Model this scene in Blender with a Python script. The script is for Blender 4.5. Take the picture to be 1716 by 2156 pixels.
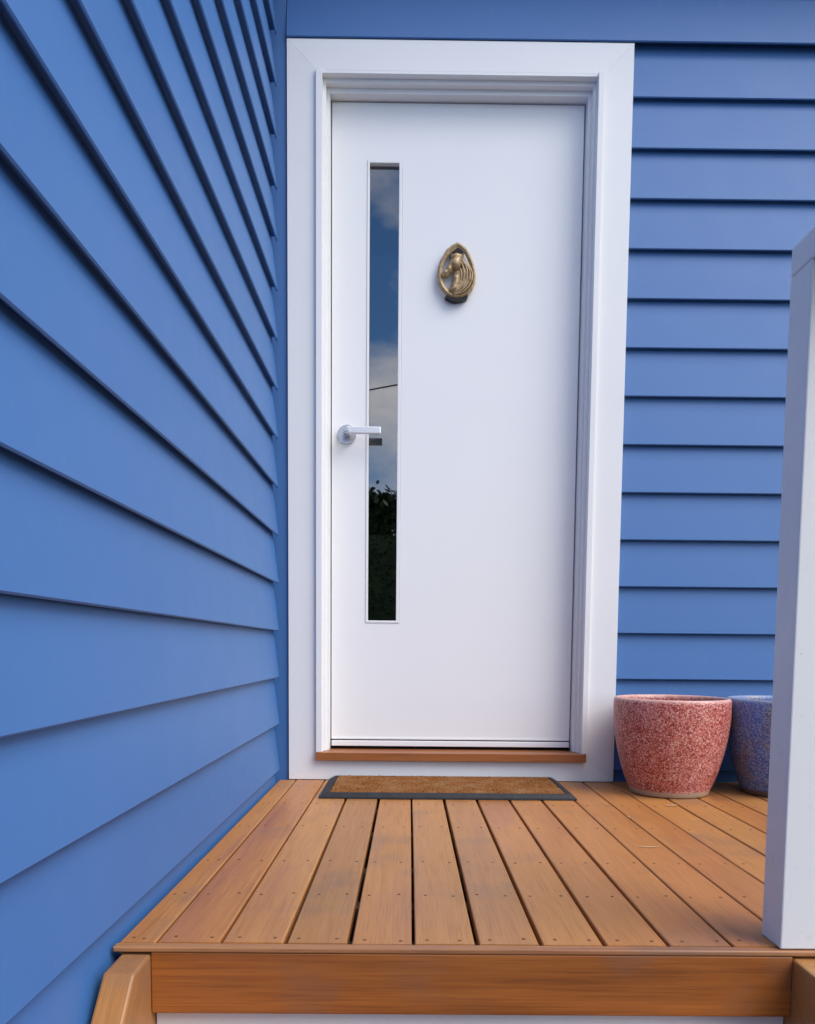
import bpy, bmesh, math, random
import numpy as np
from mathutils import Vector, Matrix

for o in list(bpy.data.objects):
    bpy.data.objects.remove(o, do_unlink=True)
scene = bpy.context.scene
C = scene.collection
rnd = random.Random(7)

# ------------------------------------------------------------------ camera
cam_d = bpy.data.cameras.new('camera')
cam = bpy.data.objects.new('camera', cam_d)
C.objects.link(cam)
R_ = Vector((0.99994062, -0.00578849, 0.00923329))
U_ = Vector((-0.00874874, 0.07877989, 0.99685364))
F_ = Vector((0.00649767, 0.99687523, -0.07872457))
cam.matrix_world = Matrix(((R_.x, U_.x, -F_.x, 0.38818), (R_.y, U_.y, -F_.y, -2.5945),
                           (R_.z, U_.z, -F_.z, 0.42896), (0, 0, 0, 1)))
cam_d.sensor_fit = 'VERTICAL'
cam_d.sensor_height = 36.0
cam_d.lens = 1688.16 / 2156 * 36.0
cam_d.shift_x = -(871.0 - 858.0) / 2156
cam_d.shift_y = (1499.5 - 1078.0) / 2156
cam_d.clip_start = 0.02
cam_d.clip_end = 800
scene.camera = cam

# ------------------------------------------------------------------ world, sun, exposure
SUN_EL, SUN_AZ = 48.0, 126.0           # thin cloud: soft light from high in front, a little to the right
world = bpy.data.worlds.new('World')
scene.world = world
world.use_nodes = True
wn, wl = world.node_tree.nodes, world.node_tree.links
wn.clear()
w_out = wn.new('ShaderNodeOutputWorld')
w_bg = wn.new('ShaderNodeBackground')
w_bg.inputs['Strength'].default_value = 0.12
sky = wn.new('ShaderNodeTexSky')
sky.sky_type = 'NISHITA'
sky.sun_disc = False
sky.sun_elevation = math.radians(SUN_EL)
sky.sun_rotation = math.radians(SUN_AZ)
sky.altitude = 1500
sky.air_density = 1.0
sky.dust_density = 0.0
sky.ozone_density = 4.0
tc = wn.new('ShaderNodeTexCoord')
mp = wn.new('ShaderNodeMapping')
mp.inputs['Location'].default_value = (5.0, 2.0, 1.0)
mp.inputs['Scale'].default_value = (1.0, 1.0, 2.2)
cn = wn.new('ShaderNodeTexNoise')
cn.inputs['Scale'].default_value = 2.6
cn.inputs['Detail'].default_value = 8
cn.inputs['Roughness'].default_value = 0.55
cr = wn.new('ShaderNodeValToRGB')
cr.color_ramp.elements[0].position = 0.435
cr.color_ramp.elements[1].position = 0.64
cm = wn.new('ShaderNodeMixRGB')
cm.inputs['Color2'].default_value = (9.9, 9.4, 9.0, 1)
wl.new(tc.outputs['Generated'], mp.inputs['Vector'])
wl.new(mp.outputs['Vector'], cn.inputs['Vector'])
wl.new(cn.outputs['Fac'], cr.inputs['Fac'])
wl.new(cr.outputs['Color'], cm.inputs['Fac'])
hs = wn.new('ShaderNodeHueSaturation')
hs.inputs['Saturation'].default_value = 1.15
wl.new(sky.outputs['Color'], hs.inputs['Color'])
wl.new(hs.outputs['Color'], cm.inputs['Color1'])
wl.new(cm.outputs['Color'], w_bg.inputs['Color'])
wl.new(w_bg.outputs['Background'], w_out.inputs['Surface'])

sun_d = bpy.data.lights.new('sun', 'SUN')
sun_d.energy = 1.5
sun_d.angle = math.radians(42)
sun_d.color = (1.0, 0.94, 0.87)
sun = bpy.data.objects.new('sun', sun_d)
C.objects.link(sun)
sd = Vector((math.sin(math.radians(SUN_AZ)) * math.cos(math.radians(SUN_EL)),
             math.cos(math.radians(SUN_AZ)) * math.cos(math.radians(SUN_EL)),
             math.sin(math.radians(SUN_EL))))
sun.rotation_euler = sd.to_track_quat('Z', 'Y').to_euler()
sun.location = sd * 30

scene.view_settings.view_transform = 'Standard'
scene.view_settings.look = 'None'
scene.view_settings.gamma = 1.0
scene.view_settings.use_curve_mapping = False
scene.view_settings.exposure = 1.10
scene.render.engine = 'CYCLES'
scene.cycles.use_denoising = True
scene.cycles.denoising_prefilter = 'NONE'
scene.cycles.max_bounces = 8
scene.cycles.diffuse_bounces = 5


# ------------------------------------------------------------------ materials
def new_mat(name, rough=0.5, spec=0.5, metal=0.0, ior=None):
    m = bpy.data.materials.new(name)
    m.use_nodes = True
    b = m.node_tree.nodes['Principled BSDF']
    b.inputs['Roughness'].default_value = rough
    b.inputs['Metallic'].default_value = metal
    b.inputs['Specular IOR Level'].default_value = spec
    if ior:
        b.inputs['IOR'].default_value = ior
    return m, m.node_tree.nodes, m.node_tree.links, b


def coords(n, l, scale=(1, 1, 1), use_random=False, tilt=0.0):
    t = n.new('ShaderNodeTexCoord')
    mpn = n.new('ShaderNodeMapping')
    mpn.inputs['Scale'].default_value = scale
    if use_random:
        oi = n.new('ShaderNodeObjectInfo')
        mu = n.new('ShaderNodeMath'); mu.operation = 'MULTIPLY'; mu.inputs[1].default_value = 37.0
        l.new(oi.outputs['Random'], mu.inputs[0])
        cb = n.new('ShaderNodeCombineXYZ')
        l.new(mu.outputs[0], cb.inputs['X']); l.new(mu.outputs[0], cb.inputs['Z'])
        l.new(cb.outputs[0], mpn.inputs['Location'])
    if tilt:
        tm = n.new('ShaderNodeMapping')
        tm.inputs['Rotation'].default_value = (tilt, 0, 0)
        l.new(t.outputs['Object'], tm.inputs['Vector'])
        l.new(tm.outputs['Vector'], mpn.inputs['Vector'])
    else:
        l.new(t.outputs['Object'], mpn.inputs['Vector'])
    return mpn.outputs['Vector']


def noise(n, l, vec, scale, detail=4, rough=0.5):
    t = n.new('ShaderNodeTexNoise')
    t.inputs['Scale'].default_value = scale
    t.inputs['Detail'].default_value = detail
    t.inputs['Roughness'].default_value = rough
    l.new(vec, t.inputs['Vector'])
    return t.outputs['Fac']


def ramp(n, l, fac, stops):
    r = n.new('ShaderNodeValToRGB')
    e = r.color_ramp.elements
    while len(e) < len(stops):
        e.new(0.5)
    for i, (p, c) in enumerate(stops):
        e[i].position = p
        e[i].color = (*c, 1) if len(c) == 3 else c
    l.new(fac, r.inputs['Fac'])
    return r.outputs['Color']


def mix(n, l, fac, a, b, mode='MIX'):
    m = n.new('ShaderNodeMixRGB')
    m.blend_type = mode
    for s, v in (('Fac', fac), ('Color1', a), ('Color2', b)):
        if isinstance(v, (int, float)):
            m.inputs[s].default_value = v
        elif isinstance(v, tuple):
            m.inputs[s].default_value = (*v, 1)
        else:
            l.new(v, m.inputs[s])
    return m.outputs['Color']


def bump(n, l, b, height, strength=0.2, dist=0.002):
    bp = n.new('ShaderNodeBump')
    bp.inputs['Strength'].default_value = strength
    bp.inputs['Distance'].default_value = dist
    l.new(height, bp.inputs['Height'])
    l.new(bp.outputs['Normal'], b.inputs['Normal'])


def paint(name, col, col2, rough=0.4, rough_var=0.12, dirt=None, bump_s=0.05):
    m, n, l, b = new_mat(name, rough)
    v = coords(n, l)
    big = noise(n, l, v, 2.2, 5, 0.6)
    c = ramp(n, l, big, [(0.3, col), (0.72, col2)])
    po = n.new('ShaderNodeObjectInfo')
    c = mix(n, l, 1.0, c, ramp(n, l, po.outputs['Random'], [(0.0, (0.965, 0.968, 0.972)), (1.0, (1.02, 1.018, 1.015))]), 'MULTIPLY')
    if dirt:
        dv = coords(n, l, (1, 1, 1))
        d = noise(n, l, dv, 26, 6, 0.7)
        df = ramp(n, l, d, [(0.60, (0, 0, 0)), (0.80, (dirt[3],) * 3)])
        c = mix(n, l, df, c, tuple(dirt[:3]))
        sp = noise(n, l, dv, 140, 2, 0.5)
        sf = ramp(n, l, sp, [(0.735, (0, 0, 0)), (0.76, (dirt[3],) * 3)])
        c = mix(n, l, sf, c, tuple(dirt[:3]))
    l.new(c, b.inputs['Base Color'])
    rv = noise(n, l, v, 9, 4, 0.6)
    rr = ramp(n, l, rv, [(0.3, (rough - rough_var / 2,) * 3), (0.7, (rough + rough_var / 2,) * 3)])
    l.new(rr, b.inputs['Roughness'])
    fine = noise(n, l, v, 220, 3, 0.6)
    bump(n, l, b, fine, bump_s, 0.001)
    return m


def wood(name, axis, light, dark, blotch, rough=0.5, per_board=0.25, streak=0.5, red=(0.30, 0.10, 0.045), tilt=0.0):
    m, n, l, b = new_mat(name, rough)
    sc = [120.0, 120.0, 120.0]
    sc['XYZ'.index(axis)] = 3.2
    v = coords(n, l, tuple(sc), True, tilt)
    sc2 = [9.0, 9.0, 9.0]
    sc2['XYZ'.index(axis)] = 1.2
    v2 = coords(n, l, tuple(sc2), True, tilt)
    sc3 = [420.0, 420.0, 420.0]
    sc3['XYZ'.index(axis)] = 9.0
    v3 = coords(n, l, tuple(sc3), True, tilt)
    g1 = noise(n, l, v, 1.0, 5, 0.62)
    g2 = noise(n, l, v2, 1.0, 4, 0.55)
    g3 = noise(n, l, v3, 1.0, 2, 0.5)
    c = ramp(n, l, g1, [(0.32, dark), (0.66, light)])
    c = mix(n, l, streak, c, ramp(n, l, g2, [(0.30, red), (0.5, light), (0.72, blotch)]))
    pores = ramp(n, l, g3, [(0.36, (0.76, 0.72, 0.69)), (0.47, (1, 1, 1))])
    c = mix(n, l, 0.7, c, pores, 'MULTIPLY')
    # weather stains, a few decimetres long
    vs = coords(n, l, (4.5, 4.5, 4.5), True)
    st = noise(n, l, vs, 1.0, 4, 0.6)
    sf = ramp(n, l, st, [(0.54, (0, 0, 0)), (0.74, (0.50, 0.50, 0.50))])
    c = mix(n, l, sf, c, (0.17, 0.115, 0.09))
    vf = coords(n, l, (30, 30, 30), True)
    scf = ramp(n, l, noise(n, l, vf, 1.0, 6, 0.7), [(0.66, (0, 0, 0)), (0.73, (0.30, 0.30, 0.30))])
    c = mix(n, l, scf, c, tuple(min(1.0, q * 1.45 + 0.04) for q in light))
    oi = n.new('ShaderNodeObjectInfo')
    tint = ramp(n, l, oi.outputs['Random'], [(0.0, (1 - per_board, 1 - per_board * 1.1, 1 - per_board * 1.1)),
                                             (0.35, (1.0, 1.0, 1.0)), (0.7, (1.0, 0.90, 0.82)),
                                             (1.0, (1 + per_board * .4, 1 + per_board * .5, 1 + per_board * .5))])
    c = mix(n, l, 1.0, c, tint, 'MULTIPLY')
    l.new(c, b.inputs['Base Color'])
    rr = ramp(n, l, g2, [(0.3, (rough - 0.08,) * 3), (0.7, (rough + 0.12,) * 3)])
    l.new(rr, b.inputs['Roughness'])
    bump(n, l, b, g1, 0.25, 0.0012)
    return m


M = {}
M['blue'] = paint('blue_paint', (0.045, 0.144, 0.372), (0.050, 0.151, 0.380), 0.50, 0.05, (0.20, 0.28, 0.42, 0.18))
M['white'] = paint('white_paint', (0.80, 0.80, 0.80), (0.775, 0.778, 0.785), 0.36, 0.12, None, 0.012)
M['white_trim'] = paint('white_trim_paint', (0.79, 0.79, 0.79), (0.76, 0.762, 0.77), 0.4, 0.14, (0.5, 0.48, 0.45, 0.12), 0.012)
M['white_post'] = paint('white_post_paint', (0.74, 0.735, 0.73), (0.70, 0.695, 0.69), 0.45, 0.15, (0.38, 0.34, 0.30, 0.35), 0.1)
M['deck'] = wood('deck_timber', 'Y', (0.485, 0.218, 0.064), (0.385, 0.158, 0.042), (0.49, 0.245, 0.072), 0.42, 0.18, 0.45)
M['fascia'] = wood('fascia_timber', 'X', (0.40, 0.135, 0.024), (0.12, 0.030, 0.005), (0.42, 0.165, 0.040), 0.42, 0.1, 0.6, (0.12, 0.032, 0.008))
M['lip'] = wood('weathered_edge_timber', 'X', (0.40, 0.195, 0.080), (0.27, 0.110, 0.036), (0.46, 0.25, 0.12), 0.5, 0.05)
M['string'] = wood('stringer_timber', 'Y', (0.45, 0.21, 0.060), (0.30, 0.115, 0.028), (0.50, 0.29, 0.13), 0.45, 0.1, tilt=math.radians(-45))
M['sill'] = wood('sill_timber', 'X', (0.36, 0.145, 0.045), (0.22, 0.072, 0.020), (0.40, 0.18, 0.065), 0.35, 0.05)

m, n, l, b = new_mat('tinted_glass', 0.012)
n.remove(b)
fz = n.new('ShaderNodeFresnel'); fz.inputs['IOR'].default_value = 2.35
gl = n.new('ShaderNodeBsdfGlossy'); gl.inputs['Roughness'].default_value = 0.012; gl.inputs['Color'].default_value = (0.95, 0.97, 1.0, 1)
tr_ = n.new('ShaderNodeBsdfTransparent'); tr_.inputs['Color'].default_value = (0.20, 0.22, 0.23, 1)
mx_ = n.new('ShaderNodeMixShader')
l.new(fz.outputs[0], mx_.inputs[0]); l.new(tr_.outputs[0], mx_.inputs[1]); l.new(gl.outputs[0], mx_.inputs[2])
l.new(mx_.outputs[0], n['Material Output'].inputs['Surface'])
M['glass'] = m
m, n, l, b = new_mat('satin_chrome', 0.26, 0.5, 0.85)
b.inputs['Base Color'].default_value = (0.62, 0.63, 0.65, 1)
v = coords(n, l, (600, 30, 600))
bump(n, l, b, noise(n, l, v, 1, 2), 0.05, 0.0005)
M['chrome'] = m
m, n, l, b = new_mat('satin_silver', 0.34, 0.5, 0.3)
b.inputs['Base Color'].default_value = (0.74, 0.75, 0.77, 1)
M['silver'] = m
m, n, l, b = new_mat('aged_brass', 0.46, 0.5, 0.25)
v = coords(n, l)
f = noise(n, l, v, 90, 4, 0.6)
l.new(ramp(n, l, f, [(0.3, (0.28, 0.18, 0.085)), (0.65, (0.50, 0.36, 0.20))]), b.inputs['Base Color'])
bump(n, l, b, f, 0.3, 0.001)
M['brass'] = m
m, n, l, b = new_mat('dark_bronze', 0.4, 0.5, 0.6)
b.inputs['Base Color'].default_value = (0.02, 0.017, 0.016, 1)
M['bronze'] = m
m, n, l, b = new_mat('black_rubber', 0.62, 0.4)
v = coords(n, l)
f = noise(n, l, v, 60, 4, 0.7)
l.new(ramp(n, l, f, [(0.3, (0.010, 0.011, 0.013)), (0.75, (0.025, 0.026, 0.030))]), b.inputs['Base Color'])
bump(n, l, b, noise(n, l, v, 400, 2), 0.2, 0.001)
M['rubber'] = m
m, n, l, b = new_mat('coir', 0.95, 0.1)
v = coords(n, l)
f = noise(n, l, v, 420, 3, 0.7)
g = noise(n, l, v, 16, 4, 0.6)
c = ramp(n, l, f, [(0.30, (0.07, 0.024, 0.007)), (0.5, (0.22, 0.080, 0.022)), (0.72, (0.40, 0.19, 0.070))])
c = mix(n, l, ramp(n, l, g, [(0.45, (0, 0, 0)), (0.75, (0.35,) * 3)]), c, (0.42, 0.30, 0.17))
l.new(c, b.inputs['Base Color'])
bump(n, l, b, f, 0.8, 0.004)
M['coir'] = m
m, n, l, b = new_mat('black_fill', 0.8, 0.2)  # flat black, paints the shade in the door gap and the room behind
b.inputs['Base Color'].default_value = (0.008, 0.008, 0.009, 1)
M['dark_fill'] = m
m, n, l, b = new_mat('rusty_screw', 0.6, 0.3, 0.4)
b.inputs['Base Color'].default_value = (0.19, 0.095, 0.05, 1)
M['screw'] = m
m, n, l, b = new_mat('potting_soil', 0.95, 0.1)
v = coords(n, l)
l.new(ramp(n, l, noise(n, l, v, 80, 4), [(0.3, (0.012, 0.008, 0.005)), (0.7, (0.05, 0.033, 0.02))]), b.inputs['Base Color'])
M['soil'] = m


def glaze(name, stops, speck, blot, base_stone, seed, foot=0.012, mot=(0.42, 0.66)):
    m, n, l, b = new_mat(name, 0.36, 0.5)
    t = n.new('ShaderNodeTexCoord')
    mpn = n.new('ShaderNodeMapping')
    mpn.inputs['Location'].default_value = (seed, seed * 1.7, seed * 0.6)
    l.new(t.outputs['Object'], mpn.inputs['Vector'])
    v = mpn.outputs['Vector']
    def grains(scale):
        vo = n.new('ShaderNodeTexVoronoi')
        vo.inputs['Scale'].default_value = scale
        wob = n.new('ShaderNodeMixRGB')
        wob.blend_type = 'ADD'
        wob.inputs['Fac'].default_value = 0.004
        l.new(v, wob.inputs['Color1'])
        nz_ = n.new('ShaderNodeTexNoise')
        nz_.inputs['Scale'].default_value = 120
        l.new(v, nz_.inputs['Vector'])
        l.new(nz_.outputs['Color'], wob.inputs['Color2'])
        l.new(wob.outputs['Color'], vo.inputs['Vector'])
        sp_ = n.new('ShaderNodeSeparateColor')
        l.new(vo.outputs['Color'], sp_.inputs[0])
        return sp_.outputs['Red']
    gr = grains(270)
    f = noise(n, l, v, 300, 2, 0.6)
    fm = n.new('ShaderNodeMath'); fm.operation = 'MULTIPLY_ADD'
    l.new(gr, fm.inputs[0]); fm.inputs[1].default_value = 0.34
    hf = n.new('ShaderNodeMath'); hf.operation = 'MULTIPLY'; hf.inputs[1].default_value = 0.66
    l.new(f, hf.inputs[0]); l.new(hf.outputs[0], fm.inputs[2])
    mixv = fm.outputs[0]
    c = ramp(n, l, mixv, stops)
    g = noise(n, l, v, 11, 4, 0.6)
    gm = ramp(n, l, g, [(mot[0], (0, 0, 0)), (mot[1], (0.85,) * 3)])
    c2 = ramp(n, l, mixv, blot)
    c = mix(n, l, gm, c, c2)
    c = mix(n, l, ramp(n, l, grains(310), [(0.86, (0, 0, 0)), (0.90, (0.75,) * 3)]), c, speck)
    sx = n.new('ShaderNodeSeparateXYZ')
    l.new(t.outputs['Object'], sx.inputs[0])
    ad = n.new('ShaderNodeMath'); ad.operation = 'MULTIPLY_ADD'
    l.new(noise(n, l, v, 30, 3), ad.inputs[0]); ad.inputs[1].default_value = -0.016
    l.new(sx.outputs['Z'], ad.inputs[2])
    ft = ramp(n, l, ad.outputs[0], [(0.0, (1, 1, 1)), (max(foot - 0.003, 0.0005), (1, 1, 1)), (foot, (0, 0, 0))])
    c = mix(n, l, ft, c, base_stone)
    tp = ramp(n, l, sx.outputs['Z'], [(0.279, (0, 0, 0)), (0.290, (0.7,) * 3)])
    c = mix(n, l, tp, c, tuple(min(1, x * 1.15) for x in speck))
    l.new(c, b.inputs['Base Color'])
    bump(n, l, b, f, 0.25, 0.0015)
    return m


M['pink'] = glaze('speckled_red_glaze', [(0.36, (0.17, 0.020, 0.017)), (0.50, (0.38, 0.070, 0.054)), (0.62, (0.56, 0.20, 0.16))],
                  (0.70, 0.46, 0.40), [(0.36, (0.26, 0.05, 0.05)), (0.50, (0.48, 0.15, 0.135)), (0.62, (0.60, 0.28, 0.22))],
                  (0.42, 0.32, 0.23), 1.3)
M['bluepot'] = glaze('mottled_blue_glaze', [(0.34, (0.030, 0.075, 0.26)), (0.52, (0.070, 0.150, 0.44)), (0.66, (0.18, 0.27, 0.50))],
                     (0.30, 0.31, 0.36), [(0.34, (0.09, 0.085, 0.085)), (0.5, (0.18, 0.165, 0.15)), (0.66, (0.30, 0.27, 0.24))],
                     (0.11, 0.085, 0.07), 5.2, mot=(0.46, 0.64))

m, n, l, b = new_mat('lawn', 0.9, 0.2)
v = coords(n, l)
f = noise(n, l, v, 30, 6, 0.7)
l.new(ramp(n, l, f, [(0.3, (0.035, 0.06, 0.016)), (0.7, (0.10, 0.13, 0.04))]), b.inputs['Base Color'])
bump(n, l, b, f, 0.6, 0.03)
M['lawn'] = m
m, n, l, b = new_mat('concrete', 0.85, 0.3)
v = coords(n, l)
f = noise(n, l, v, 7, 8, 0.7)
l.new(ramp(n, l, f, [(0.3, (0.10, 0.098, 0.094)), (0.7, (0.17, 0.165, 0.155))]), b.inputs['Base Color'])
bump(n, l, b, noise(n, l, v, 90, 4), 0.3, 0.003)
M['concrete'] = m
m, n, l, b = new_mat('foliage', 0.55, 0.4)
t = n.new('ShaderNodeTexCoord')
f = noise(n, l, t.outputs['Object'], 1.3, 3, 0.6)
l.new(ramp(n, l, f, [(0.3, (0.020, 0.042, 0.014)), (0.7, (0.060, 0.095, 0.032))]), b.inputs['Base Color'])
M['leaf'] = m
m, n, l, b = new_mat('bark', 0.9, 0.2)
v = coords(n, l, (14, 14, 3))
f = noise(n, l, v, 1, 5, 0.7)
l.new(ramp(n, l, f, [(0.3, (0.06, 0.045, 0.032)), (0.7, (0.19, 0.15, 0.115))]), b.inputs['Base Color'])
bump(n, l, b, f, 0.6, 0.02)
M['bark'] = m
m, n, l, b = new_mat('roof_metal', 0.45, 0.5)
b.inputs['Base Color'].default_value = (0.12, 0.125, 0.13, 1)
M['roof'] = m
m, n, l, b = new_mat('cable_black', 0.6, 0.3)
b.inputs['Base Color'].default_value = (0.012, 0.012, 0.013, 1)
M['cable'] = m
m, n, l, b = new_mat('dry_leaf', 0.8, 0.3)
b.inputs['Base Color'].default_value = (0.52, 0.36, 0.22, 1)
M['dry'] = m


# ------------------------------------------------------------------ mesh helpers
def link(name, bm, mat, parent=None, smooth=False):
    me = bpy.data.meshes.new(name)
    bmesh.ops.recalc_face_normals(bm, faces=bm.faces)
    bm.to_mesh(me)
    bm.free()
    me.materials.append(mat)
    if smooth:
        for p in me.polygons:
            p.use_smooth = True
    o = bpy.data.objects.new(name, me)
    C.objects.link(o)
    if parent:
        o.parent = parent
        w = Vector((0, 0, 0))
        q = parent
        while q:
            w += q.location
            q = q.parent
        o.location = -w
    return o


def thing(name, label, cat, loc, group=None):
    o = bpy.data.objects.new(name, None)
    o.empty_display_size = 0.1
    C.objects.link(o)
    o.location = loc
    o['label'] = label
    o['category'] = cat
    if group:
        o['group'] = group
    return o


def tag(o, label, cat, group=None):
    o['label'] = label
    o['category'] = cat
    if group:
        o['group'] = group
    return o


def add_box(bm, x0, x1, y0, y1, z0, z1, bev=0.0, seg=2):
    vs = [bm.verts.new((x, y, z)) for x in (x0, x1) for y in (y0, y1) for z in (z0, z1)]
    fs = [(0, 1, 3, 2), (4, 6, 7, 5), (0, 4, 5, 1), (2, 3, 7, 6), (0, 2, 6, 4), (1, 5, 7, 3)]
    faces = [bm.faces.new([vs[i] for i in f]) for f in fs]
    if bev:
        edges = list({e for f in faces for e in f.edges})
        bmesh.ops.bevel(bm, geom=edges, offset=bev, segments=seg, affect='EDGES', profile=0.5)
    return bm


def box(x0, x1, y0, y1, z0, z1, bev=0.0, seg=2):
    return add_box(bmesh.new(), x0, x1, y0, y1, z0, z1, bev, seg)


def prism(pts, axis, a, b, bm=None, bev=0.0, seg=2):
    """extrude a 2-D outline along an axis; pts are the other two coordinates in XYZ order"""
    bm = bm or bmesh.new()

    def mk(p, t):
        if axis == 'X':
            return (t, p[0], p[1])
        if axis == 'Y':
            return (p[0], t, p[1])
        return (p[0], p[1], t)
    A = [bm.verts.new(mk(p, a)) for p in pts]
    B = [bm.verts.new(mk(p, b)) for p in pts]
    k = len(pts)
    fs = [bm.faces.new(A), bm.faces.new(B[::-1])]
    for i in range(k):
        fs.append(bm.faces.new([A[i], B[i], B[(i + 1) % k], A[(i + 1) % k]]))
    if bev:
        edges = list({e for f in fs for e in f.edges})
        bmesh.ops.bevel(bm, geom=edges, offset=bev, segments=seg, affect='EDGES', profile=0.5)
    return bm


def cyl(center, axis, r, h0, h1, seg=32, bev=0.0, bm=None):
    bm = bm or bmesh.new()
    pts = [(math.cos(2 * math.pi * i / seg) * r, math.sin(2 * math.pi * i / seg) * r) for i in range(seg)]
    i0 = {'X': (1, 2), 'Y': (0, 2), 'Z': (0, 1)}[axis]
    pts = [(p[0] + center[i0[0]], p[1] + center[i0[1]]) for p in pts]
    bm = prism(pts, axis, h0, h1, bm)
    if bev:
        es = [e for e in bm.edges if len(e.link_faces) == 2 and any(len(f.verts) == seg for f in e.link_faces)]
        bmesh.ops.bevel(bm, geom=es, offset=bev, segments=3, affect='EDGES', profile=0.5)
    return bm


def tube(bm, pts, radii, seg=8):
    pts = [Vector(p) for p in pts]
    rings = []
    for i, p in enumerate(pts):
        d = (pts[min(i + 1, len(pts) - 1)] - pts[max(i - 1, 0)]).normalized()
        a = d.orthogonal().normalized() if abs(d.z) > 0.95 else d.cross(Vector((0, 0, 1))).normalized()
        b2 = d.cross(a)
        r = radii[i] if isinstance(radii, (list, tuple)) else radii
        rings.append([bm.verts.new(p + a * math.cos(2 * math.pi * k / seg) * r + b2 * math.sin(2 * math.pi * k / seg) * r)
                      for k in range(seg)])
    for i in range(len(rings) - 1):
        for k in range(seg):
            bm.faces.new([rings[i][k], rings[i][(k + 1) % seg], rings[i + 1][(k + 1) % seg], rings[i + 1][k]])
    bm.faces.new(rings[0][::-1])
    bm.faces.new(rings[-1])
    return bm


def lathe(profile, cx, cy, seg=72, wobble=0.0):
    bm = bmesh.new()
    rings = []
    for (r, z) in profile:
        ring = []
        for k in range(seg):
            a = 2 * math.pi * k / seg
            rr = r * (1 + wobble * math.sin(2 * a + 1.0 + z * 3))
            ring.append(bm.verts.new((cx + rr * math.cos(a), cy + rr * math.sin(a), z)))
        rings.append(ring)
    for i in range(len(rings) - 1):
        for k in range(seg):
            bm.faces.new([rings[i][k], rings[i][(k + 1) % seg], rings[i + 1][(k + 1) % seg], rings[i + 1][k]])
    bm.faces.new(rings[0][::-1])
    bm.faces.new(rings[-1])
    return bm


# ================================================================== SETTING
GZ = -0.74                                       # ground level below the deck top
g = link('ground', box(-250, 250, -400, 300, GZ - 0.3, GZ), M['lawn'])
g['kind'] = 'structure'
p = link('path', box(-0.6, 1.9, -9.0, -1.35, GZ - 0.05, GZ + 0.004), M['concrete'])
p['kind'] = 'structure'
rdm, n, l, b = new_mat('asphalt', 0.9, 0.3)
v = coords(n, l)
l.new(ramp(n, l, noise(n, l, v, 60, 5), [(0.3, (0.035, 0.035, 0.037)), (0.7, (0.07, 0.07, 0.072))]), b.inputs['Base Color'])
rd = link('road', box(-120, 120, -15.0, -9.0, GZ - 0.05, GZ + 0.008), rdm)
rd['kind'] = 'structure'

PITCH = 0.14908
TH = 0.0180                                      # how far each board stands out over the one below


def board_profile(tip, zb, depth_sign):
    """bevel-back weatherboard in (depth, z); depth grows into the wall"""
    s = depth_sign
    return [(tip + s * 0.0022, zb), (tip, zb + 0.0026), (tip + s * TH * (1 + 0.012 / PITCH), zb + PITCH + 0.012),
            (tip + s * (TH + 0.0068), zb + PITCH + 0.012), (tip + s * 0.0245, zb + 0.0125), (tip + s * 0.0062, zb + 0.0125), (tip + s * 0.0046, zb)]


# ---- back wall: boards to the right of the door and above it
back_wall = thing('weatherboard_wall', 'blue weatherboard wall around the white door, boards running level', 'wall', (1.06, 0.03, 0))
TIP_R, ZR = 0.006, 0.03819
for k in range(-5, 19):
    zb = ZR + PITCH * k
    if k < 15:
        bmq = prism(board_profile(TIP_R, zb + rnd.uniform(-.0006, .0006), 1), 'X', 1.062, 4.4)
    else:
        bmq = prism(board_profile(TIP_R - 0.011, zb + 0.0045, 1), 'X', 0.0, 4.4)
    link('weatherboard', bmq, M['blue'], back_wall)
# studs and lining behind the boards (closes the house)
link('wall_core', box(0.99, 4.38, 0.0330, 0.74, GZ, 2.74), M['blue'], back_wall)
link('wall_core', box(0.02, 0.989, 0.0330, 0.74, 2.215, 2.74), M['blue'], back_wall)
link('wall_core', box(-0.05, 0.085, 0.028, 0.74, GZ, 2.74), M['blue'], back_wall)
link('wall_core', box(0.0855, 0.9895, 0.62, 0.74, GZ, 2.2145), M['dark_fill'], back_wall)  # black panel painting the room behind the glass dark, not lining
# corner stop between the two walls
link('corner_strip', box(-0.052, -0.0025, 0.009, 0.0275, GZ, 2.74, 0.0015), M['blue'], back_wall)

# ---- left wall: boards running towards the viewer
left_wall = thing('weatherboard_wall', 'tall blue weatherboard side wall at left, its boards running towards the viewer', 'wall', (-0.05, -2.1, 0))
TIP_L, Z0 = -0.0268, 0.0351
for k in range(-5, 19):
    zb = Z0 + PITCH * k + rnd.uniform(-.0006, .0006)
    link('weatherboard', prism(board_profile(TIP_L, zb, -1), 'Y', -3.4, -0.0215), M['blue'], left_wall)
link('wall_core', box(-0.30, TIP_L - 0.0268, -3.39, 0.027, GZ, 2.74), M['blue'], left_wall)
link('wall_core', box(-6.0, -0.301, -3.39, 0.0, GZ, 2.74), M['blue'], left_wall)
link('corner_board', box(-0.062, -0.015, -3.462, -3.4, GZ, 2.74, 0.002), M['blue'], left_wall)
# main block of the house behind
house = thing('house_block', 'blue house body behind the door wall, outside the picture', 'building', (2.0, 4.0, GZ))
link('wall', box(-6.0, 4.38, 0.742, 8.0, GZ, 2.74), M['blue'], house)

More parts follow.
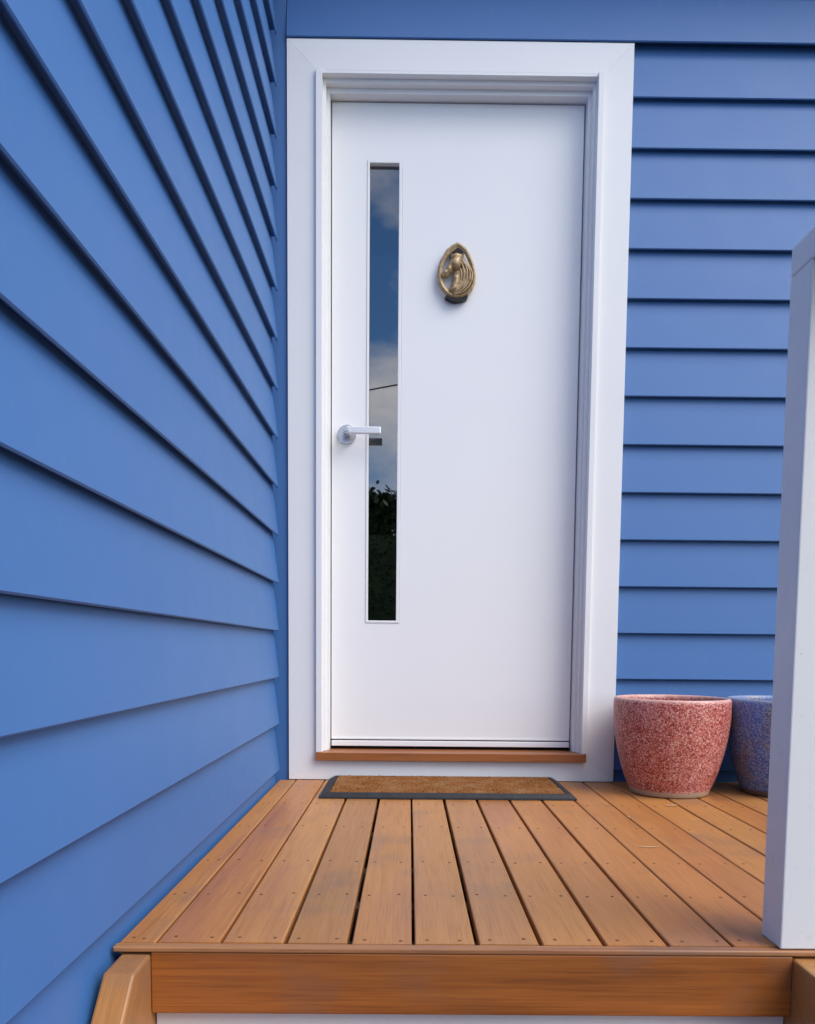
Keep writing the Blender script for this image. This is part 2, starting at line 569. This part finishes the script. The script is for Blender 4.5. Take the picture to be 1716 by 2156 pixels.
# ---- roof over both wings
roof = thing('roof', 'dark metal roof with white eaves above both blue walls', 'roof', (0, 2.0, 2.75))
link('soffit', box(0.22, 4.9, -0.24, 8.45, 2.745, 2.76), M['white_trim'], roof)
link('soffit', box(-6.4, 0.218, -0.24, 8.45, 2.745, 2.76), M['white_trim'], roof)
link('soffit', box(-6.4, -0.01, -3.6, -0.242, 2.745, 2.76), M['white_trim'], roof)
link('fascia_board', box(0.012, 4.9, -0.262, -0.242, 2.72, 2.88, 0.002), M['white_trim'], roof)
link('fascia_board', box(-0.008, 0.010, -3.6, -0.264, 2.72, 2.88, 0.002), M['white_trim'], roof)
bmr = bmesh.new()
prism([(-0.30, 2.885), (4.0, 4.75), (8.5, 2.885)], 'X', -6.45, 4.95, bmr)
link('roof_sheet', bmr, M['roof'], roof)
bmr = bmesh.new()
prism([(-6.45, 2.882), (-3.1, 4.40), (0.03, 2.882)], 'Y', -3.65, 3.0, bmr)
link('roof_sheet', bmr, M['roof'], roof)

# ================================================================== DECK
deck = thing('porch_deck', 'small porch deck of oiled brown timber boards in front of the white door', 'deck', (0.6, -0.73, 0))
BP, B0 = 0.09365, 0.0236
joints = [-0.030] + [B0 + BP * i for i in range(0, 26)]
gapw = {1: .0042, 2: .0044, 3: .0062, 4: .0074, 5: .0046, 6: .0070, 7: .0062, 8: .0066, 9: .0056}
boards = []
for i in range(len(joints) - 1):
    ga = 0.0 if i == 0 else gapw.get(i, 0.0048) / 2
    gb = gapw.get(i + 1, 0.0048) / 2
    x0, x1 = joints[i] + ga, joints[i + 1] - gb
    z = rnd.uniform(-0.0012, 0.0)
    # a slight bow along the length so that gaps narrow and widen
    bmq = bmesh.new()
    ys = [-1.4535, -1.1, -0.75, -0.4, 0.0245 if x0 > 1.05 else -0.0015]
    w0, w1 = rnd.uniform(-.0010, .0010), rnd.uniform(-.0010, .0010)
    rings = []
    for t, y in enumerate(ys):
        e = math.sin(t / 4 * math.pi)
        a, c = x0 + w0 * e, x1 + w1 * e
        r = 0.0022
        rings.append([bmq.verts.new(q) for q in ((a, y, -0.019), (a, y, z - r), (a + r * .35, y, z - r * .35), (a + r, y, z),
                                                 (c - r, y, z), (c - r * .35, y, z - r * .35), (c, y, z - r), (c, y, -0.019))])
    for t in range(len(rings) - 1):
        for k in range(8):
            bmq.faces.new([rings[t][k], rings[t][(k + 1) % 8], rings[t + 1][(k + 1) % 8], rings[t + 1][k]])
    bmq.faces.new(rings[0][::-1])
    bmq.faces.new(rings[-1])
    bo = link('deck_board', bmq, M['deck'], deck)
    boards.append((bo, x0, x1, z))
# screws, two per board on every joist
scr = bpy.data.meshes.new('screw')
bms = cyl((0, 0, 0), 'Z', 0.0029, -0.004, 0.0004, 10)
bms.to_mesh(scr)
bms.free()
scr.materials.append(M['screw'])
for bo, x0, x1, z in boards:
    if x0 > 1.5:
        continue
    for jy in (-1.436, -1.2205, -1.0003, -0.683, -0.40, -0.12):
        for xx in (x0 + 0.018, x1 - 0.018):
            s = bpy.data.objects.new('screw', scr)
            C.objects.link(s)
            s.parent = bo
            s.location = (xx + rnd.uniform(-.004, .004), jy + rnd.uniform(-.005, .005), z + rnd.uniform(-0.0001, 0.0003))
            s.rotation_euler = (0, 0, rnd.uniform(0, 3))
# front edge: rounded lip over a deep fascia
link('edge_lip', box(-0.034, 2.30, -1.4716, -1.4540, -0.0095, -0.0012, 0.0025, 3), M['lip'], deck)
link('fascia_board', box(0.0205, 0.9470, -1.4705, -1.436, -0.1000, -0.0098, 0.0018), M['fascia'], deck)
link('fascia_board', box(1.0, 2.30, -1.4705, -1.436, -0.1000, -0.0098, 0.0018), M['fascia'], deck)
for jy in (-1.415, -1.2205, -1.0003, -0.683, -0.40, -0.12):
    link('joist', box(-0.02, 2.30, jy - 0.020, jy + 0.020, -0.14, -0.0195), M['bark'], deck)
link('underdeck_sheet', box(-0.02, 2.30, -1.38, -0.01, -0.30, -0.29), M['dark_fill'], deck)  # plain black sheet below the joists, showing between the boards
for px_ in (0.05, 1.1, 2.2):
    link('support_post', box(px_ - .045, px_ + .045, -1.40, -1.31, GZ, -0.141), M['string'], deck)

# ================================================================== STAIRS
stairs = thing('stairs', 'timber stair stringers and white riser going down from the porch deck', 'stairs', (0.48, -1.9, GZ))


def stringer(x0, x1):
    run = 0.70
    pts = [(-1.437, -0.0135), (-1.535, -0.0135), (-1.535 - run, -0.0135 - run), (-1.535 - run, GZ), (-1.535 - run + 0.16, GZ), (-1.437, -0.28)]
    return prism(pts, 'X', x0, x1, bev=0.004)


pts_ = None
link('stringer', stringer(-0.0235, 0.0200), M['string'], stairs)
link('stringer', stringer(0.9475, 0.9925), M['string'], stairs)
link('riser', box(0.0215, 0.9465, -1.452, -1.438, -0.2755, -0.1005, 0.001), M['white_post'], stairs)
for i in range(3):
    zt = -0.185 * (i + 1)
    yb = -1.455 - 0.185 * i
    link('tread', box(0.0205, 0.9468, yb - 0.20, yb - 0.001, zt - 0.032, zt, 0.003), M['fascia'], stairs)
    if i < 2:
        link('riser', box(0.0215, 0.9465, yb - 0.1845, yb - 0.172, zt - 0.152, zt - 0.0325), M['white_post'], stairs)

# ---- railing: white post at the deck corner with its handrail
rail = thing('stair_railing', 'white painted timber post and handrail at the right edge of the deck', 'railing', (0.975, -1.435, 0))
link('post', box(0.9295, 1.0195, -1.4672, -1.4045, 0.0, 0.9610, 0.0022), M['white_post'], rail)
link('handrail', box(0.9290, 1.0200, -1.62, -1.4040, 0.9613, 1.0035, 0.004, 3), M['white_post'], rail)
bmh = prism([(-1.6205, 0.9613), (-1.6205, 1.0035), (-2.24, 0.385), (-2.24, 0.335)], 'X', 0.9290, 1.0200, bev=0.003)
link('handrail', bmh, M['white_post'], rail)
link('post', box(0.9295, 1.0195, -2.29, -2.2405, GZ, 0.40, 0.002), M['white_post'], rail)

# ================================================================== DOOR FRAME
fr = thing('door_frame', 'white door frame with wide mitred architraves and a timber sill', 'door frame', (0.53, 0.05, 0.0))
AX0, AX1, AZ1 = 0.0, 1.06, 2.277
IX0, IX1, IZ0, IZ1 = 0.0893, 0.9690, 0.0655, 2.1875
e_ = 0.00004
YB = 0.0260


def arch(pts):
    return prism(pts, 'Y', 0.0, YB, bev=0.0004, seg=1)


link('architrave', arch([(AX0, 0.0015 + e_), (IX0, IZ0 + e_), (IX0, IZ1 - e_), (AX0, AZ1 - e_)]), M['white_trim'], fr)
link('architrave', arch([(AX1, 0.0015 + e_), (AX1, AZ1 - e_), (IX1, IZ1 - e_), (IX1, IZ0 + e_)]), M['white_trim'], fr)
link('architrave', arch([(AX0 + e_, AZ1), (IX0 + e_, IZ1), (IX1 - e_, IZ1), (AX1 - e_, AZ1)]), M['white_trim'], fr)
link('architrave', arch([(AX0 + e_, 0.0015), (AX1 - e_, 0.0015), (IX1 - e_, IZ0), (IX0 + e_, IZ0)]), M['white_trim'], fr)
jl = [(0.0895, -0.012), (0.1080, -0.012), (0.1080, 0.022), (0.1172, 0.022), (0.1172, 0.045), (0.1272, 0.045), (0.1272, 0.185), (0.0895, 0.185)]
jr = [(0.9688, -0.012), (0.9515, -0.012), (0.9515, 0.022), (0.9425, 0.022), (0.9425, 0.045), (0.9322, 0.045), (0.9322, 0.185), (0.9688, 0.185)]
link('jamb', prism(jl, 'Z', 0.0930, 2.1870, bev=0.0006, seg=1), M['white_trim'], fr)
link('jamb', prism(jr, 'Z', 0.0930, 2.1870, bev=0.0006, seg=1), M['white_trim'], fr)
hd = [(0.0332, 2.2125), (0.0332, 2.1872), (-0.0005, 2.1872), (-0.0005, 2.1785), (0.0226, 2.1785), (0.0226, 2.1660), (0.0457, 2.1660),
      (0.0457, 2.1505), (0.1845, 2.1505), (0.1845, 2.2125)]
link('head', prism(hd, 'X', 0.1082, 0.9513, bev=0.0006, seg=1), M['white_trim'], fr)
link('sill', box(0.0893, 0.9642, -0.020, 0.186, 0.0665, 0.0927, 0.0015), M['sill'], fr)
link('gap_shade_strip', box(0.1275, 0.9315, 0.088, 0.150, 0.0930, 0.0985), M['dark_fill'], fr)  # black strip painting the shade in the gap under the door

# ================================================================== DOOR
DY = 0.080
door = thing('front_door', 'plain white front door with a narrow glass strip and a brass knocker', 'door', (0.53, DY, 0.095))
LX0, LX1, LZ0, LZ1 = 0.1304, 0.9289, 0.1252, 2.1462
GX0, GX1, GZ0, GZ1 = 0.2421, 0.3549, 0.5131, 1.9727


def plate_hole(xs, zs, y0, y1, bev=0.0):
    bm = bmesh.new()
    V = [[[bm.verts.new((x, y, z)) for z in zs] for x in xs] for y in (y0, y1)]
    for i in range(3):
        for j in range(3):
            if i == 1 and j == 1:
                continue
            for s in (0, 1):
                bm.faces.new([V[s][i][j], V[s][i + 1][j], V[s][i + 1][j + 1], V[s][i][j + 1]])
    for i in range(3):
        for j in (0, 3):
            bm.faces.new([V[0][i][j], V[0][i + 1][j], V[1][i + 1][j], V[1][i][j]])
            bm.faces.new([V[0][j][i], V[0][j][i + 1], V[1][j][i + 1], V[1][j][i]])
    for j in (1, 2):
        bm.faces.new([V[0][1][j], V[0][2][j], V[1][2][j], V[1][1][j]])
        bm.faces.new([V[0][j][1], V[0][j][2], V[1][j][2], V[1][j][1]])
    if bev:
        bmesh.ops.recalc_face_normals(bm, faces=bm.faces)
        es = [e for e in bm.edges if len(e.link_faces) == 2 and e.calc_face_angle(0) > 0.5]
        bmesh.ops.bevel(bm, geom=es, offset=bev, segments=2, affect='EDGES', profile=0.5)
    return bm


link('leaf', plate_hole((LX0, GX0, GX1, LX1), (LZ0, GZ0, GZ1, LZ1), DY, DY + 0.040, 0.0012), M['white'], door)
lite = link('glass_bead', plate_hole((GX0 + .0005, 0.2502, 0.3439, GX1 - .0005), (GZ0 + .0005, 0.5215, 1.9646, GZ1 - .0005), DY - 0.0022, DY + 0.038, 0.0015), M['white'], door)
link('glass_pane', box(0.2466, 0.3484, DY + 0.0170, DY + 0.0230, 0.5180, 1.9687), M['glass'], door)
# weather strip along the foot of the door
link('weather_strip', box(LX0 + .001, LX1 - .001, DY - 0.0065, DY + 0.030, 0.1032, 0.1214, 0.0020), M['white'], door)
link('weather_strip', box(LX0 + .001, LX1 - .001, DY - 0.0030, DY - 0.0001, 0.1259, 0.1318, 0.0008), M['white'], door)
# lever handle
rx, rz = 0.1809, 1.1217
hnd = link('door_handle', cyl((rx, 0, rz), 'Y', 0.0300, DY - 0.0090, DY - 0.0002, 48, 0.0022), M['chrome'], door, False)
hnd.name = 'door_handle'
link('neck', cyl((rx, 0, rz), 'Y', 0.0112, DY - 0.0615, DY - 0.0092, 32, 0.001), M['chrome'], hnd)
link('lever', box(rx + 0.002, 0.2926, DY - 0.0600, DY - 0.0475, rz - 0.0112, rz + 0.0122, 0.0036, 3), M['silver'], hnd)
link('inner_lever', box(rx + 0.002, 0.2915, DY + 0.084, DY + 0.096, 1.1130, 1.1355, 0.003, 3), M['silver'], hnd)
link('inner_neck', cyl((rx, 0, 1.1243), 'Y', 0.0105, DY + 0.0402, DY + 0.097, 24), M['chrome'], hnd)
link('lock_button', cyl((rx, 0, rz), 'Y', 0.0062, DY - 0.0650, DY - 0.0617, 24, 0.0008), M['chrome'], hnd)


# ------------------------------------------------ knocker
def K(px, py):
    return (0.4673 + (px - 310) * 0.0001088, 1.7181 - (py - 215) * 0.0001037)


def inflate(poly, y_back, h, w, nx=44, extra=None):
    """pillow-shaped solid from a 2-D outline in the door plane, swelling towards the viewer"""
    P = np.array(poly)
    lo, hi = P.min(0) - 1e-4, P.max(0) + 1e-4
    st = (hi[0] - lo[0]) / nx
    nz = int((hi[1] - lo[1]) / st) + 2
    X, Z = np.meshgrid(lo[0] + st * np.arange(nx + 2), lo[1] + st * np.arange(nz + 1), indexing='ij')
    ins = np.zeros(X.shape, bool)
    D = np.full(X.shape, 9.0)
    for a, b2 in zip(P, np.roll(P, -1, 0)):
        cond = ((a[1] > Z) != (b2[1] > Z)) & (X < (b2[0] - a[0]) * (Z - a[1]) / (b2[1] - a[1] + 1e-12) + a[0])
        ins ^= cond
        d = b2 - a
        t = np.clip(((X - a[0]) * d[0] + (Z - a[1]) * d[1]) / (d @ d), 0, 1)
        D = np.minimum(D, np.hypot(X - a[0] - t * d[0], Z - a[1] - t * d[1]))
    Hh = h * np.sqrt(np.clip(1 - (1 - np.minimum(D / w, 1)) ** 2, 0, 1))
    if extra is not None:
        Hh = Hh + extra(X, Z) * np.minimum(D / (w * .5), 1)
    bm = bmesh.new()
    fv, bv = {}, {}

    def vert(i, j, s):
        dct = fv if s else bv
        if (i, j) not in dct:
            dct[(i, j)] = bm.verts.new((X[i, j], y_back - (max(Hh[i, j], 0.0004) if s else 0), Z[i, j]))
        return dct[(i, j)]
    cells = [(i, j) for i in range(X.shape[0] - 1) for j in range(X.shape[1] - 1)
             if ins[i, j] and ins[i + 1, j] and ins[i, j + 1] and ins[i + 1, j + 1]]
    cs = set(cells)
    for (i, j) in cells:
        c4 = [(i, j), (i + 1, j), (i + 1, j + 1), (i, j + 1)]
        bm.faces.new([vert(*q, 1) for q in c4])
        bm.faces.new([vert(*q, 0) for q in c4[::-1]])
        for (di, dj, a, b2) in ((-1, 0, 0, 3), (1, 0, 1, 2), (0, -1, 0, 1), (0, 1, 3, 2)):
            if (i + di, j + dj) not in cs:
                bm.faces.new([vert(*c4[a], 1), vert(*c4[b2], 1), vert(*c4[b2], 0), vert(*c4[a], 0)])
    return bm


outer = [(890, 215), (1000, 268), (1150, 385), (1210, 480), (1285, 620), (1375, 850), (1425, 1080), (1440, 1250), (1420, 1430), (1355, 1610),
         (1220, 1775), (1050, 1865), (860, 1890), (690, 1850), (540, 1745), (420, 1610), (340, 1440), (308, 1220), (330, 980), (400, 750),
         (490, 580), (580, 430), (740, 300)]
inner = [(900, 385), (985, 430), (1105, 535), (1150, 610), (1200, 720), (1275, 890), (1325, 1090), (1340, 1250), (1320, 1400), (1265, 1550),
         (1150, 1680), (1010, 1750), (860, 1765), (740, 1740), (640, 1650), (535, 1510), (470, 1380), (440, 1210), (458, 1000), (520, 805),
         (600, 665), (680, 560), (805, 460)]
O_, I_ = [K(*q) for q in outer], [K(*q) for q in inner]
kn_b = bmesh.new()
yb_, yf_ = DY - 0.0130, DY - 0.0250
k = len(O_)
vo_f, vi_f, vo_b, vi_b, vm = [], [], [], [], []
for a, c in zip(O_, I_):
    mid = ((a[0] + c[0]) / 2, (a[1] + c[1]) / 2)
    vo_f.append(kn_b.verts.new((a[0], yf_ + 0.006, a[1])))
    vm.append(kn_b.verts.new((mid[0], yf_ - 0.001, mid[1])))
    vi_f.append(kn_b.verts.new((c[0], yf_ + 0.004, c[1])))
    vo_b.append(kn_b.verts.new((a[0], yb_, a[1])))
    vi_b.append(kn_b.verts.new((c[0], yb_, c[1])))
for i in range(k):
    j = (i + 1) % k
    for A_, B_ in ((vo_f, vm), (vm, vi_f), (vi_f, vi_b), (vi_b, vo_b), (vo_b, vo_f)):
        kn_b.faces.new([A_[i], A_[j], B_[j], B_[i]])
knock = link('door_knocker', kn_b, M['brass'], door)
# hinge block under the peak, striker plate at the foot
top = [K(*q) for q in [(890, 330), (1060, 470), (1080, 590), (1040, 640), (980, 560), (880, 520), (770, 560), (690, 640), (665, 590), (720, 480)]]
link('hinge_block', prism(top, 'Y', DY - 0.0205, DY - 0.0002, bev=0.0006), M['bronze'], knock)
foot = [K(*q) for q in [(545, 1850), (600, 1790), (720, 1830), (860, 1850), (1040, 1830), (1200, 1760), (1225, 1800), (1190, 1880), (1060, 1940), (880, 1975), (720, 1950)]]
link('striker', prism(foot, 'Y', DY - 0.0215, DY - 0.0002, bev=0.0006), M['bronze'], knock)
neck = [K(*q) for q in [(1040, 760), (1250, 940), (1345, 1120), (1345, 1380), (1240, 1570), (1060, 1740), (860, 1790), (640, 1740), (600, 1655), (680, 1540),
                        (750, 1330), (770, 1120), (850, 1000), (960, 960)]]
link('horse_neck', inflate(neck, DY - 0.0120, 0.0150, 0.022), M['brass'], knock, True)
thr = [K(*q) for q in [(780, 1190), (950, 1180), (965, 1300), (950, 1450), (900, 1640), (780, 1700), (650, 1690), (720, 1560), (775, 1380)]]
link('throat', inflate(thr, DY - 0.0200, 0.0120, 0.010, 24), M['brass'], knock, True)
hb = [K(*q) for q in [(690, 660), (660, 580), (700, 560), (760, 590), (870, 545), (990, 580), (1045, 570), (1065, 640), (1040, 760), (1010, 900), (975, 1020), (880, 1075),
                      (770, 1060), (745, 1125), (680, 1190), (605, 1285), (505, 1315), (428, 1240), (452, 1130), (540, 1040), (612, 912), (662, 810), (688, 740)]]


def head_relief(X, Z):
    r_ = np.zeros(X.shape)
    for (qx, qy, rad, hh) in ((850, 900, 130, 0.0065), (850, 650, 110, 0.004), (660, 1060, 70, 0.004), (530, 1160, 60, 0.004), (740, 760, 45, -0.004),
                              (490, 1190, 28, -0.004), (745, 985, 40, -0.003)):
        cx_, cz_ = K(qx, qy)
        r_ += hh * np.exp(-((X - cx_) ** 2 + (Z - cz_) ** 2) / (2 * (rad * 0.0000535 * 1.4) ** 2))
    return r_


link('horse_head', inflate(hb, DY - 0.0170, 0.0190, 0.014, 48, head_relief), M['brass'], knock, True)
for pl in ([(1010, 760), (1120, 900), (1180, 1100), (1160, 1320), (1040, 1560), (900, 1690)],
           [(1040, 790), (1190, 950), (1260, 1130), (1250, 1350), (1130, 1570), (960, 1710), (780, 1740)],
           [(1070, 800), (1250, 980), (1325, 1160), (1310, 1380), (1200, 1590), (1020, 1735), (760, 1780)],
           [(990, 820), (1060, 980), (1090, 1160), (1060, 1370), (980, 1560)],
           [(970, 1010), (1010, 1150), (1005, 1320), (960, 1500)]):
    bmt = bmesh.new()
    P3 = [(*K(*q), 0) for q in pl]
    # smooth the strand
    cr_ = []
    for t in range(0, 25):
        u = t / 24 * (len(P3) - 1)
        i0 = min(int(u), len(P3) - 2)
        f0 = u - i0
        pm, p0_, p1_, p2_ = (np.array(P3[max(i0 - 1, 0)]), np.array(P3[i0]), np.array(P3[i0 + 1]), np.array(P3[min(i0 + 2, len(P3) - 1)]))
        q = 0.5 * (2 * p0_ + (p1_ - pm) * f0 + (2 * pm - 5 * p0_ + 4 * p1_ - p2_) * f0 ** 2 + (3 * p0_ - pm - 3 * p1_ + p2_) * f0 ** 3)
        cr_.append((q[0], DY - 0.0262 - 0.002 * math.sin(t / 24 * math.pi), q[1]))
    tube(bmt, cr_, [0.0012 + 0.0018 * math.sin(math.pi * min(1, 0.12 + t / 26)) for t in range(25)], 8)
    link('mane_lock', bmt, M['brass'], knock, True)

# ================================================================== THINGS ON THE DECK
mat_t = thing('doormat', 'brown coir doormat with a black rubber rim in front of the door', 'doormat', (0.5, -0.165, 0))
mx0, mx1, my0, my1 = 0.1330, 0.8730, -0.3300, -0.0045
bmm = bmesh.new()
lv = [(0, 0.0008), (0.001, 0.0055), (0.013, 0.0165), (0.019, 0.0175)]


def rect(i, z, sx=1.0, sy=1.0, n=1):
    return [bmm.verts.new(q) for q in ((mx0 + i * sx, my0 + i * sy, z), (mx1 - i * sx, my0 + i * sy, z), (mx1 - i * sx, my1 - i * sy, z), (mx0 + i * sx, my1 - i * sy, z))]


rs = [rect(0, 0.0008), rect(0.001, 0.006), rect(0.012, 0.0165, 1.7, 0.70), rect(0.016, 0.0175, 1.6, 0.75), rect(0.018, 0.0140, 1.6, 0.80)]
for a, c in zip(rs, rs[1:]):
    for i in range(4):
        bmm.faces.new([a[i], a[(i + 1) % 4], c[(i + 1) % 4], c[i]])
bmm.faces.new(rs[0][::-1])
bmm.faces.new(rs[-1])
link('rubber_rim', bmm, M['rubber'], mat_t)
bmc = bmesh.new()
cx0, cx1, cy0, cy1 = mx0 + 0.0292, mx1 - 0.0292, my0 + 0.0148, my1 - 0.0148
NX, NY = 190, 80
rg = np.random.default_rng(3)
hz = 0.0178 + 0.0014 * rg.standard_normal((NX + 1, NY + 1)).clip(-1.5, 2)
gv = [[bmc.verts.new((cx0 + (cx1 - cx0) * i / NX, cy0 + (cy1 - cy0) * j / NY, 0.0125 if i in (0, NX) or j in (0, NY) else hz[i, j]))
       for j in range(NY + 1)] for i in range(NX + 1)]
for i in range(NX):
    for j in range(NY):
        bmc.faces.new([gv[i][j], gv[i + 1][j], gv[i + 1][j + 1], gv[i][j + 1]])
link('coir_pad', bmc, M['coir'], mat_t)


def pot(name, label, cx, cy, mat, wob):
    t = thing(name, label, 'plant pot', (cx, cy, 0))
    pr = [(0.100, 0.0006), (0.1120, 0.0010), (0.1155, 0.004), (0.1185, 0.014), (0.1295, 0.040), (0.1430, 0.080), (0.1545, 0.125), (0.1640, 0.175), (0.1688, 0.220),
          (0.1700, 0.252), (0.1695, 0.276), (0.1685, 0.285), (0.1655, 0.2895), (0.1600, 0.2900), (0.1560, 0.2865), (0.1545, 0.278), (0.1535, 0.245), (0.150, 0.215)]
    bd = link('pot_body', lathe(pr, 0, 0, 96, wob), mat, None, True)
    bd.parent = t
    so = link('soil', lathe([(0.1520, 0.232), (0.1520, 0.238), (0.09, 0.243), (0.02, 0.245)], 0, 0, 48), M['soil'], None, True)
    so.parent = t
    return t


pot('plant_pot', 'speckled red and pink glazed round pot beside the door frame', 1.1835, -0.1790, M['pink'], 0.003)
pot('plant_pot', 'mottled blue and grey glazed round pot half behind the white post', 1.5300, -0.1790, M['bluepot'], 0.003)

# dry scraps lying on the boards
for (sx_, sy_, ln, wd, rz_, lab) in ((1.1208, -0.3963, 0.034, 0.007, 0.1, 'pale dry leaf scrap on the deck in front of the red pot'),
                                     (0.9571, -0.5596, 0.009, 0.008, 0.6, 'tiny round pale seed on the deck between doormat and post'),
                                     (0.9174, -0.8725, 0.046, 0.004, 0.05, 'thin dry leaf sliver on the deck nearest the white post')):
    bmq = bmesh.new()
    rows = []
    for t in range(7):
        u = t / 6
        w_ = wd * max(0.12, math.sin(math.pi * (0.06 + 0.88 * u))) / 2
        x_ = (u - .5) * ln
        lift = 0.0009 + 0.0016 * (2 * u - 1) ** 2
        rows.append([bmq.verts.new((x_, s_ * w_, lift + (0.0009 if s_ else 0) + dz)) for dz in (0, 0.0008) for s_ in (-1, 0, 1)])
    for a, c in zip(rows, rows[1:]):
        for i_, j_ in ((0, 1), (1, 2), (3, 4), (4, 5), (0, 3), (2, 5)):
            bmq.faces.new([a[i_], a[j_], c[j_], c[i_]])
    for e in (rows[0], rows[-1]):
        bmq.faces.new([e[0], e[1], e[4], e[3]])
        bmq.faces.new([e[1], e[2], e[5], e[4]])
    o = link('leaf_scrap', bmq, M['dry'])
    o.location = (sx_, sy_, 0.0)
    o.rotation_euler = (0, 0, rz_)
    tag(o, lab, 'leaf')


# ================================================================== ACROSS THE STREET (seen in the door glass)
def tree(loc, height, spread, seed, label, nleaf):
    r = random.Random(seed)
    t = thing('street_tree', label, 'tree', loc, 'trees across the street')
    bt = bmesh.new()
    tips = []
    hh = height

    def grow(p, d, ln, rad, lev):
        pts, rr = [p], [rad]
        q = Vector(p)
        dd = Vector(d)
        for s in range(4):
            dd = (dd + Vector((r.uniform(-.18, .18), r.uniform(-.18, .18), r.uniform(-.05, .14)))).normalized()
            q = q + dd * ln / 4
            pts.append(q.copy())
            rr.append(rad * (1 - 0.17 * (s + 1)))
            if lev >= 2:
                tips.append((q.copy(), lev))
        tube(bt, pts, rr, 6 if lev else 9)
        if lev < 3:
            for c_ in range(5 if lev == 0 else 4):
                f0 = r.uniform(.45, 1.0)
                base = pts[0].lerp(pts[-1], f0) if lev else pts[min(4, 1 + int(f0 * 4))]
                a = r.uniform(0, 6.283)
                sp = r.uniform(.35, 1.0) * spread
                nd = (dd * 0.7 + Vector((math.cos(a) * sp, math.sin(a) * sp, r.uniform(.1, .7)))).normalized()
                grow(base, nd, ln * r.uniform(.5, .72), rad * .45, lev + 1)
    grow(Vector((0, 0, 0)), (0, 0, 1), hh * .42, hh * .028, 0)
    tr = link('trunk', bt, M['bark'])
    tr.parent = t
    bl = bmesh.new()
    zs = max(q.z for q, _ in tips)
    for _ in range(nleaf):
        q, lv_ = tips[r.randrange(len(tips))]
        c_ = q + Vector((r.gauss(0, .12), r.gauss(0, .12), r.gauss(0, .12)))
        a = Vector((r.gauss(0, 1), r.gauss(0, 1), r.gauss(0, 1) + .5)).normalized()
        s_ = a.orthogonal().normalized()
        s_.rotate(Matrix.Rotation(r.uniform(0, 6.28), 3, a))
        L_, W_ = r.uniform(.16, .28), r.uniform(.04, .08)
        bl.faces.new([bl.verts.new(c_ - a * L_ * .5), bl.verts.new(c_ + s_ * W_), bl.verts.new(c_ + a * L_ * .5), bl.verts.new(c_ - s_ * W_)])
    cw = link('crown', bl, M['leaf'])
    cw.parent = t
    # scale to the wanted height
    k_ = height / (zs + .1)
    t.scale = (k_, k_, k_)
    return t


tree((-0.9, -18.6, GZ), 5.55, 0.9, 11, 'bushy street tree nearest the door axis, mirrored low in the door glass', 13000)
tree((1.9, -19.6, GZ), 5.2, 0.9, 12, 'bushy street tree to the right of the mirrored tree', 9000)
tree((-4.2, -19.4, GZ), 6.6, 0.9, 13, 'taller street tree to the left of the mirrored tree', 6500)
tree((5.6, -20.2, GZ), 6.4, 0.9, 14, 'street tree farthest right in the row across the road', 5000)
# hedge below the trees
hg = bmesh.new()
r2 = random.Random(5)
add_box(hg, -9, 9, -17.9, -17.2, GZ, GZ + 3.95)
hcore = thing('hedge', 'long clipped green hedge along the far side of the road', 'hedge', (0, -17.5, GZ))
hc = link('stems', hg, M['leaf'], hcore)
hl = bmesh.new()
for _ in range(16000):
    side = r2.random()
    c_ = Vector((r2.uniform(-9.1, 9.1), -17.16 + r2.gauss(0, .05), r2.uniform(GZ, GZ + 4.1))) if side < .7 else \
        Vector((r2.uniform(-9.1, 9.1), r2.uniform(-18, -17.1), GZ + 4.0 + abs(r2.gauss(0, .16))))
    a = Vector((r2.gauss(0, 1), r2.gauss(0, 1), r2.gauss(0, 1))).normalized()
    s_ = a.orthogonal().normalized()
    hl.faces.new([hl.verts.new(c_ - a * .06), hl.verts.new(c_ + s_ * .03), hl.verts.new(c_ + a * .06), hl.verts.new(c_ - s_ * .03)])
link('leaves', hl, M['leaf'], hcore)


def pole(x, y, top, lab):
    t = thing('utility_pole', lab, 'pole', (x, y, GZ), 'utility poles')
    bp_ = bmesh.new()
    tube(bp_, [(x, y, GZ), (x, y, (GZ + top) / 2), (x, y, top + .25)], [.13, .115, .10], 12)
    link('shaft', bp_, M['bark'], t)
    link('crossarm', box(x - .6, x + .6, y - .18, y - .105, top - .10, top - .002, .004), M['bark'], t)
    for dx in (-.5, .5):
        link('insulator', lathe([(.02, top), (.035, top + .02), (.02, top + .05), (.035, top + .07), (.015, top + .10)], x + dx, y - .14, 12), M['white'], t)


PA, PB = Vector((-8.0, -16.0, 4.95)), Vector((9.0, -6.0, 5.12))
pole(-8.0, -15.86, 4.85, 'timber utility pole beside the road at left')
pole(9.0, -5.86, 5.02, 'timber utility pole on the lawn at right')
bc = bmesh.new()
cp = []
for t in range(41):
    u = t / 40
    q = PA.lerp(PB, u)
    q.z -= 0.30 * 4 * u * (1 - u) - 0.16
    cp.append(q)
tube(bc, cp, 0.013, 6)
tag(link('power_line', bc, M['cable']), 'single black overhead power line, mirrored as a thin stroke in the door glass', 'cable')
